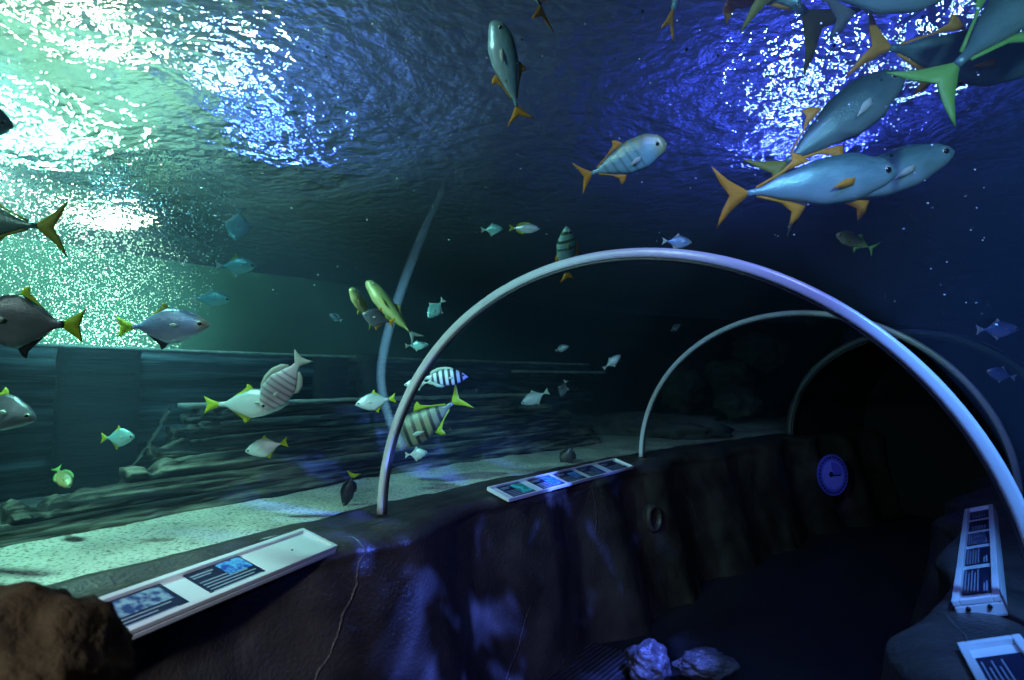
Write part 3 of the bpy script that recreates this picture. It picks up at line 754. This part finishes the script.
FIN = {'yellow': fin_mat('yellow_fin', (.62, .70, .03)), 'gold': fin_mat('golden_fin', (.95, .50, .05)), 'pale': fin_mat('pale_fin', (.70, .76, .66), .1),
       'green': fin_mat('green_fin', (.28, .60, .12)), 'black': fin_mat('black_fin', (.015, .015, .02), 0), 'grey': fin_mat('grey_fin', (.25, .27, .26)), 'olive': fin_mat('olive_fin', (.42, .40, .06))}
M_EYE = plain('fish_pupil', (.005, .005, .008), .15); M_IRIS = plain('fish_iris', (.6, .58, .42), .25, .3)
def fish(sp, body, nose, tail, d, label, fins=('yellow', 'yellow', 'yellow'), phi=0, roll=0, hs=1.0, bend=0.0, flip=False, cat='fish', group=None, name=None, clearance=.16, fold=1.0):
    """nose / tail: where the two ends stand in view; d: distance; phi: turn towards the viewer"""
    S = SPEC[sp]
    mx, my = (nose[0] + tail[0]) / 2, (nose[1] + tail[1]) / 2
    for q in ((mx, my), nose, tail): d = max(d, pane_depth(min(max(q[0], -250), 1250), min(max(q[1], -200), 800)) + clearance)
    a, b = at(*nose, d), at(*tail, d)
    hl = (a - b).length / 2 * math.tan(R(phi))
    a, b = at(*nose, d - hl), at(*tail, d + hl)
    L = (a - b).length; c = (a + b) / 2; fx = (a - b) / L
    v = (c - EYE).normalized(); fy = (v - fx * v.dot(fx)).normalized(); fz = fx.cross(fy)
    if fz.z < 0: fz, fy = -fz, -fy
    if flip: fz, fy = -fz, -fy
    if roll:
        q = Matrix.Rotation(R(roll), 3, fx); fy, fz = q @ fy, q @ fz
    o = obj(name or {'mono': 'moonfish', 'jack': 'jackfish', 'golden': 'striped_jackfish', 'oval': 'reef_fish'}[sp], fish_body(S, bend), BODY[body])
    o.matrix_world = Matrix(((fx.x * L, fy.x * L, fz.x * L * hs, c.x), (fx.y * L, fy.y * L, fz.y * L * hs, c.y), (fx.z * L, fy.z * L, fz.z * L * hs, c.z), (0, 0, 0, 1)))
    def kid(n, bm, mt, par=o): k = obj(n, bm, mt, par); return k
    kid('tail_fin', fin_bm([(x, z * fold) for x, z in S['tail']], bend), FIN[fins[0]])
    kid('dorsal_fin', fin_bm(S['dorsal'], bend), FIN[fins[1]])
    kid('anal_fin', fin_bm(S['anal'], bend), FIN[fins[2]])
    px, pz = S['pecat']; w = tab((.5 - px) / S['body'], S['w'])
    ex, ez, er = S['eye']; we = tab((.5 - ex) / S['body'], S['w'])
    for sy in (-1, 1):
        bm = fin_bm(S['pec'], 0, .004)
        for q in bm.verts: q.co *= .72; q.co = Vector((q.co.x + px, q.co.y + sy * (w * .97 + .003 - q.co.x * .12) + bend_y(px, bend), q.co.z + pz))
        kid('pectoral_fin', bm, FIN['black' if body == 'black' else 'olive' if body in ('olive', 'green') else 'gold' if fins[0] == 'gold' and sp == 'jack' else 'pale'])
        k = kid('eye', sphere_bm((ex, sy * we * .86 + bend_y(ex, bend), ez), er * 1.15, seg=12, ring=8, sc_=(1, .5, 1)), M_IRIS)
        kid('pupil', sphere_bm((ex + .001, sy * (we * .86 + er * .30) + bend_y(ex, bend), ez), er * .82, seg=10, ring=7, sc_=(1, .55, 1)), M_EYE, k)
    return tag(o, label, cat, group)
Y3 = ('yellow',) * 3; G3 = ('gold',) * 3; P3_ = ('pale',) * 3
MG, JG, SG = 'silver moonfish', 'large jacks', 'small distant fish'
# -- left side
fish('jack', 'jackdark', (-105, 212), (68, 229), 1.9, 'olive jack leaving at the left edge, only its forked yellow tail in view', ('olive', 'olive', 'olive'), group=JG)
fish('mono', 'dark', (14, 127), (-70, 108), 1.9, 'dark grey moonfish poking its snout in at the left edge below the bright patch', Y3, group=MG)
fish('mono', 'dark', (-34, 318), (84, 326), 1.5, 'dark moonfish swimming out at the left edge, yellow tail towards the blue moonfish', ('yellow', 'yellow', 'black'), hs=.95, group=MG)
fish('mono', 'blue', (211, 325), (117, 327), 1.6, 'blue-grey moonfish with yellow tail in front of the bubble curtain', ('yellow', 'olive', 'black'), hs=.78, group=MG)
fish('mono', 'turq', (232, 300), (190, 298), 3.0, 'pale moonfish just above and right of the blue-grey moonfish', P3_, hs=.8, group=MG)
fish('mono', 'turq', (257, 266), (215, 266), 3.0, 'pale moonfish with thin yellow fins, second highest at the edge of the glow', ('pale', 'yellow', 'pale'), hs=.9, group=MG)
fish('mono', 'turq', (236, 241), (240, 207), 3.2, 'pale moonfish tipped nose down against the rippling surface', P3_, phi=35, group=MG)
fish('mono', 'pale', (292, 402), (204, 405), 2.3, 'silver moonfish half hidden behind the barred tang', Y3, hs=.68, group=MG)
fish('oval', 'tang', (262, 412), (304, 355), 2.05, 'pale barred tang diving nose down in front of the plank hull', P3_, hs=1.05, name='tang')
fish('mono', 'pale', (245, 452), (288, 442), 2.2, 'small silver moonfish facing left in front of the broken planks', Y3, hs=.85, group=MG)
fish('mono', 'turq', (135, 437), (101, 438), 2.3, 'small turquoise-lit moonfish facing right before the dark post', Y3, hs=1.1, group=MG)
fish('oval', 'olive', (70, 488), (56, 467), 2.3, 'tiny green fish low at the left in the dark below the ship side', ('green', 'green', 'green'), phi=30)
fish('mono', 'dark', (37, 420), (-46, 402), 2.0, 'grey moonfish nosing in at the left edge before the dark hull', Y3, hs=.9, group=MG)
fish('oval', 'black', (344, 507), (354, 472), 2.6, 'black fish with a bright yellow tail nosing down to the sand', ('yellow', 'black', 'black'), hs=.85, name='damselfish', fold=1.5)
# -- by the curved band
fish('golden', 'olive', (366, 281), (417, 344), 2.6, 'long olive jack slanting across the violet curved band', ('grey', 'olive', 'olive'), hs=.68, roll=25, bend=.25)
fish('golden', 'olive', (350, 288), (374, 326), 2.8, 'dark green jack tucked behind the long olive jack', ('olive', 'olive', 'olive'), hs=.9, phi=25, roll=25)
fish('mono', 'dark', (362, 314), (394, 323), 2.6, 'dark round fish under the two olive jacks', G3, hs=1.1, phi=25, group=MG)
fish('mono', 'turq', (428, 318), (444, 299), 2.9, 'turquoise-lit moonfish alone just left of the upper large arch', P3_, phi=30, hs=1.0, group=MG)
fish('mono', 'turq', (429, 345), (405, 346), 2.9, 'turquoise-lit moonfish touching the large arch below the long olive jack', P3_, hs=.8, group=MG)
fish('mono', 'pale', (355, 405), (396, 398), 2.4, 'silver moonfish facing left beside the foot of the curved band', Y3, hs=.9, phi=10, group=MG)
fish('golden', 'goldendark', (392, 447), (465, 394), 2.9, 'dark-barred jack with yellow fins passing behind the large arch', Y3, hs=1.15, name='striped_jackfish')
fish('oval', 'serg', (468, 377), (418, 378), 3.0, 'white fish with black bars beside the large arch', P3_, hs=.85, name='sergeant_fish')
fish('mono', 'pale', (404, 385), (432, 382), 3.2, 'small pale moonfish half hidden by the large arch left of the barred fish', P3_, hs=.8, group=MG)
fish('mono', 'pale', (428, 453), (405, 455), 3.4, 'dim silver moonfish just above the sand behind the arch foot', P3_, hs=1.0, group=MG)
# -- over the arch
fish('mono', 'turq', (503, 229), (481, 230), 3.0, 'small bright turquoise-lit moonfish above the arch, left one of a pair', P3_, hs=1.0, group=MG)
fish('oval', 'pale', (540, 229), (509, 228), 3.0, 'slim bluish fish with a yellow tail right beside the small turquoise-lit moonfish', Y3, hs=.8)
fish('oval', 'green', (566, 226), (567, 281), 2.5, 'green fish seen from below hanging over the top of the large arch', G3, phi=30, roll=35, hs=1.0)
fish('golden', 'cyan', (667, 144), (577, 179), 2.2, 'turquoise blunt-headed jack with golden fins in the middle of the water above the arch', G3, hs=1.12, phi=18)
fish('golden', 'jack', (493, 20), (521, 123), 2.0, 'slim green jack rising steeply at the top middle with golden tail', G3, hs=.95, roll=20, phi=15)
fish('golden', 'jack', (528, -95), (543, 26), 2.2, 'jack mostly above the frame, thin yellow tail hanging in at the top centre', G3, roll=60)
fish('golden', 'jack', (702, -120), (667, 36), 2.2, 'jack mostly above the frame, narrow golden tail hanging left of the big jacks', G3, roll=55, fold=.5)
# -- big jacks at the top right
fish('jack', 'jack', (655, -120), (838, 42), 2.3, 'big jack mostly above the frame, its forked tail hanging down between the glints', ('olive', 'gold', 'gold'), group=JG, hs=1.05)
fish('jack', 'jack', (985, -30), (745, -16), 2.0, 'big blue-grey jack cut by the top edge, only its belly in view', ('olive', 'gold', 'grey'), group=JG, hs=1.15)
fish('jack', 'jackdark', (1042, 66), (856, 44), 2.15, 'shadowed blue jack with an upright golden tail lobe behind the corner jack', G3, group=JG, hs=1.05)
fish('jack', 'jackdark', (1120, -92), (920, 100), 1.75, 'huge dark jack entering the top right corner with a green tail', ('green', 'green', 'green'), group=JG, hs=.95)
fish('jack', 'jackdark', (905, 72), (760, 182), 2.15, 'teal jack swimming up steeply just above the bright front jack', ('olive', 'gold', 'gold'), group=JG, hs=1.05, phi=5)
fish('jack', 'jack', (955, 151), (775, 215), 2.15, 'bright blue jack whose head shows beyond the front jack, highest lit face', ('grey', 'gold', 'gold'), group=JG, hs=.85, bend=-.1)
fish('jack', 'jack', (898, 172), (714, 198), 1.9, 'bright blue front jack with a golden forked tail, lowest of the big jacks', G3, group=JG, hs=1.0)
fish('jack', 'olive', (836, 234), (876, 250), 2.6, 'dim greenish fish in the dark blue water below the big jacks', ('green',) * 3, hs=1.2)
fish('mono', 'blue', (1019, 329), (976, 330), 2.3, 'violet-blue moonfish at the right edge above the arch', P3_, hs=.8, group=MG)
fish('mono', 'blue', (986, 371), (1016, 378), 2.4, 'blurred bright blue fish close right of the large arch, lower of two', P3_, hs=.9, group=MG)
fish('mono', 'blue', (692, 243), (662, 241), 2.6, 'dim blue moonfish just above the crown of the large arch', P3_, hs=.9, group=MG)
# -- seen through the arch
fish('mono', 'pale', (521, 404), (549, 391), 4.6, 'bright silver moonfish in the dark water between the two arches', P3_, hs=.85, group=MG)
fish('mono', 'pale', (621, 355), (603, 369), 4.8, 'small silver fish diving towards the thin arch', P3_, hs=.8, group=SG)
fish('mono', 'dark', (561, 397), (566, 380), 5.2, 'dim grey fish right of the bright silver moonfish', P3_, phi=20, group=SG)
fish('oval', 'pale', (569, 346), (555, 351), 5.4, 'tiny pale fish high in the dark between the arches', P3_, group=SG)
fish('oval', 'black', (563, 468), (573, 444), 3.6, 'black fish upright just above the five-card sign panel', ('black',) * 3, hs=1.3, name='damselfish')
fish('mono', 'pale', (460, 436), (449, 429), 4.6, 'tiny bright fish low behind the arch near the sand', P3_, group=SG)
fish('oval', 'pale', (482, 433), (491, 429), 5.0, 'tiny speck of a fish right of the tiny bright one', P3_, group=SG)
fish('oval', 'dark', (681, 324), (671, 331), 5.6, 'tiny dim fish beside the top of the thin arch', P3_, group=SG)
fish('oval', 'dark', (329, 314), (342, 321), 4.2, 'tiny slim fish in the haze left of the olive jacks', P3_, group=SG)

# ------------------------------------------------------------------ bubbles
def bubbles(name, gen, count, label, mat, rr):
    bm0 = bmesh.new(); bmesh.ops.create_icosphere(bm0, subdivisions=1, radius=1)
    vs = [v.co.copy() for v in bm0.verts]; fs = [[v.index for v in f.verts] for f in bm0.faces]; bm0.free()
    VV, FF = [], []
    for _ in range(count):
        p = gen()
        if p is None: continue
        r = random.uniform(*rr); k = len(VV)
        VV += [p + v * r for v in vs]; FF += [[k + i for i in f] for f in fs]
    me = bpy.data.meshes.new(name); me.from_pydata(VV, [], FF); me.materials.append(mat)
    for p in me.polygons: p.use_smooth = True
    o = bpy.data.objects.new(name, me); COL.objects.link(o)
    return tag(o, label, 'bubbles', kind='stuff')
M_BUB = plain('bubble_skin', (.9, .95, .95), .15, 0, .8)
def gen1():
    px = random.gauss(100, 70); py = random.uniform(150, 350)
    if not -20 < px < 265 or abs(px - 95) > 85 + (350 - py) * .5: return None
    dm = (2.93 - CAMZ) / (379 - py) * F_PX if py < 378 else 9
    return at(px, py, min(random.uniform(4.2, 5.3), dm * random.uniform(.75, 1)))
bubbles('bubbles', gen1, 9000, 'curtain of fine bubbles rising behind the ship side at the left', M_BUB, (.0018, .0062))
def gen2():
    px = random.uniform(180, 1000); py = random.uniform(5, 330)
    d = pane_depth(px, py) + random.uniform(.15, 1.5)
    p = at(px, py, d)
    return p if p.z < 2.9 else None
bubbles('specks', gen2, 260, 'fine specks drifting in the dark blue water', M_BUB, (.0012, .0035))

# ------------------------------------------------------------------ lamps
def flood(name, p, aim, r, mat, label):
    e = empty(name, p); n = (aim - p).normalized(); x, y, n = frame_of(n, Vector((0, 1, .1)))
    bm = bmesh.new(); prof = [(0.01, -.5), (.5, -.48), (.75, -.2), (1.0, 0), (1.08, .02), (1.08, .08), (.98, .08)]
    grid_bm(32, len(prof), lambda i, j: p + (x * math.cos(2 * math.pi * i / 32) + y * math.sin(2 * math.pi * i / 32)) * prof[j][0] * r + n * prof[j][1] * r, bm, close_x=True)
    put(obj('hanging_rod', box_bm(Vector((p.x - .012, p.y - .012, p.z + .05)), Vector((.024, 0, 0)), Vector((0, .024, 0)), Vector((0, 0, 5.395 - p.z - .05))), M_GREY, e, False))
    put(obj('housing', bm, M_GREY, e)); put(obj('lens', disc(bmesh.new(), p + n * r * .01, x, y, n, r * .97, r * .03, 32), mat, e, False))
    return tag(e, label, 'floodlight', 'floodlights above the tank')
EM_W = emit('hot_lamp', (1.0, .96, .62), 50); EM_B = emit('blue_lamp', (.45, .68, 1.0), 30)
def above(px, py, z): return at_z(px, py, z)
for (px, py, z, r, m, lab) in ((78, -110, 4.5, .125, EM_W, 'blazing white lamp over the water at the top left'),
                               (110, 165, 3.9, .20, EM_W, 'white lamp low over the bubble curtain'),
                               (235, -40, 4.4, .12, EM_B, 'bluish lamp over the water right of the blazing white one'),
                               (805, -20, 4.4, .085, EM_B, 'blue lamp over the water behind the big jacks'),
                               (930, -70, 4.4, .065, EM_B, 'small blue lamp over the water behind the shadowed jack')):
    p = above(px, py, z); flood('floodlight', p, EYE * .5 + p * .5 + Vector((0, 0, -1.5)), r, m, lab)
bm, _ = grid_bm(20, 20, lambda i, j: Vector((-9 + 18 * i / 19, -3.5 + 18 * j / 19, 5.4)))
struct(obj('ceiling', bm, plain('hall_ceiling', (.5, .52, .52), .9)))

def spot(p, aim, w, col, ang=70, blend=.6, r=.08, gobo=None):
    L = bpy.data.lights.new('unseen_spot', 'SPOT'); L.energy = w; L.color = col; L.spot_size = R(ang); L.spot_blend = blend; L.shadow_soft_size = r  # aimed spots with no fixture in view, most added as fill
    o = bpy.data.objects.new('unseen_spot', L); COL.objects.link(o); o.location = p
    o.rotation_euler = (Vector(aim) - Vector(p)).to_track_quat('-Z', 'Y').to_euler()
    if gobo:   # noise in the lamp imitates dapples thrown by ripples
        L.use_nodes = True; n = L.node_tree.nodes; l = L.node_tree.links; e = n['Emission']
        tc = n.new('ShaderNodeTexCoord'); t = n.new('ShaderNodeTexNoise'); t.inputs['Scale'].default_value = gobo[0]; t.inputs['Detail'].default_value = 3; t.inputs['Distortion'].default_value = .6
        l.new(tc.outputs['Normal'], t.inputs[0])
        m = n.new('ShaderNodeMapRange'); m.inputs[1].default_value = gobo[1]; m.inputs[2].default_value = gobo[1] + .18; m.inputs[3].default_value = .06; m.inputs[4].default_value = 2.4
        l.new(t.outputs['Fac'], m.inputs[0]); l.new(m.outputs[0], e.inputs['Strength'])
    return o
def bulb(p, w, col, r=.1):
    L = bpy.data.lights.new('unseen_bulb', 'POINT'); L.energy = w; L.color = col; L.shadow_soft_size = r
    o = bpy.data.objects.new('unseen_bulb', L); COL.objects.link(o); o.location = p; return o
TEAL, BLUE = (.46, 1.0, .58), (.20, .24, 1.0)
ZL = 2.86
spot(T(2.1, -3.75, 1.45), T(1.9, -6.2, 2.5), 560, TEAL, 104, .9)       # unseen spot added behind the ship side for the glow
spot(T(1.2, -3.4, ZL), T(2.0, -5.0, 2.2), 560, (.62, 1, .62), 90)  # added to brighten the bubble curtain
spot(T(.75, -1.75, 2.8), T(1.2, -1.62, 1.0), 185, (.36, 1, .86), 62, .8)
spot(T(.8, -1.40, 2.8), T(3.3, -1.50, 1.0), 230, (.34, .95, .95), 34, 1)  # unseen spot added for the far sand
spot(T(.2, -1.9, ZL), T(2.4, -3.0, 1.75), 62, (.2, .75, 1), 62, 1)  # unseen fill for the hull and the fish before it
spot(T(1.4, -2.6, 2.72), T(2.1, -2.95, 1.7), 62, (.25, .85, 1), 120, 1)  # added close to the hull to lift its upper band
spot(T(.1, -.5, 2.8), at(570, 95, 2.1), 62, (.62, .95, .95), 46, 1)  # unseen fill for the fish at the top middle
spot(T(-.4, -1.5, 2.6), at(30, 300, 1.8), 30, (.7, 1, .9), 50, 1)  # unseen fill for the fish at the left edge
spot(T(.9, .8, ZL), T(3.2, .4, 1.2), 80, BLUE, 90, 1)
spot(T(2.3, .55, 1.86), T(2.45, -.88, .40), 480, (.08, .16, 1), 92, .8, .02, (5.5, .55))  # unseen spot added inside the tunnel, its patches drawn by noise
spot(T(2.9, .3, 1.9), at_z(660, 668, .12), 700, (.08, .15, 1), 17, .9)  # unseen blue spot added inside the tunnel for the rock lumps
spot(T(1.2, 1.5, ZL), T(2.1, 1.05, 1.2), 260, (.10, .34, 1), 44, 1)  # unseen blue spot for the right arch side and right panels
spot(T(-.5, -.9, ZL), T(2.1, -.80, 1.9), 210, (.44, .95, .96), 38, .9)  # unseen fill added to brighten the arch fronts
spot(T(.1, 1.7, 2.75), at(830, 105, 2.2), 170, (.36, .68, 1), 46, .9)  # unseen fill on the big jacks from the viewer's side
spot(T(5.2, .5, 2.75), cS, 90, (.25, .25, 1), 9, .8)  # narrow unseen spot added to light the round sign
spot(T(-.8, .1, 1.95), T(2.0, -.9, .45), 72, (.90, .93, 1), 64, 1)  # neutral fill added behind the viewer for the left wall
spot(T(.5, -.2, 2.0), T(.95, -.98, 1.0), 24, (.56, .74, 1), 40, .8)  # unseen spot added inside the tunnel for the near left panel
spot(T(.6, 2.2, 2.8), at(1000, 345, 2.4), 40, (.14, .24, 1), 24, 1)  # unseen fill for the two fish at the right edge
bulb(at_z(30, 20, 4.6), 170, (.42, 1, .62)); bulb(at_z(280, 30, 4.7), 34, (.06, .13, 1)); bulb(at_z(800, 40, 4.7), 65, (.06, .09, 1))  # added unseen bulbs tint the ceiling that shows through the ripples
L = bpy.data.lights.new('unseen_warm_spot', 'SPOT'); L.energy = 1.0; L.color = (1, .70, .40); L.spot_size = R(50); L.spot_blend = .8; L.shadow_soft_size = .05  # unseen warm spot added to light the brown rock
o = bpy.data.objects.new('unseen_warm_spot', L); COL.objects.link(o); o.location = (-.45, 1.0, 2.0); o.rotation_euler = (cR - o.location).to_track_quat('-Z', 'Y').to_euler()

w = bpy.data.worlds.new('world'); sc.world = w; w.use_nodes = True
w.node_tree.nodes['Background'].inputs[0].default_value = (.02, .05, .12, 1); w.node_tree.nodes['Background'].inputs[1].default_value = .05

# ------------------------------------------------------------------ view
sc.view_settings.view_transform = 'Standard'; sc.view_settings.look = 'None'; sc.view_settings.gamma = 1; sc.view_settings.use_curve_mapping = False
sc.view_settings.exposure = 0.0
sc.cycles.transparent_max_bounces = 32; sc.cycles.max_bounces = 8; sc.cycles.transmission_bounces = 6; sc.cycles.volume_bounces = 0
sc.cycles.caustics_refractive = False; sc.cycles.caustics_reflective = False
sc.cycles.sample_clamp_indirect = 4
sc.cycles.use_denoising = True
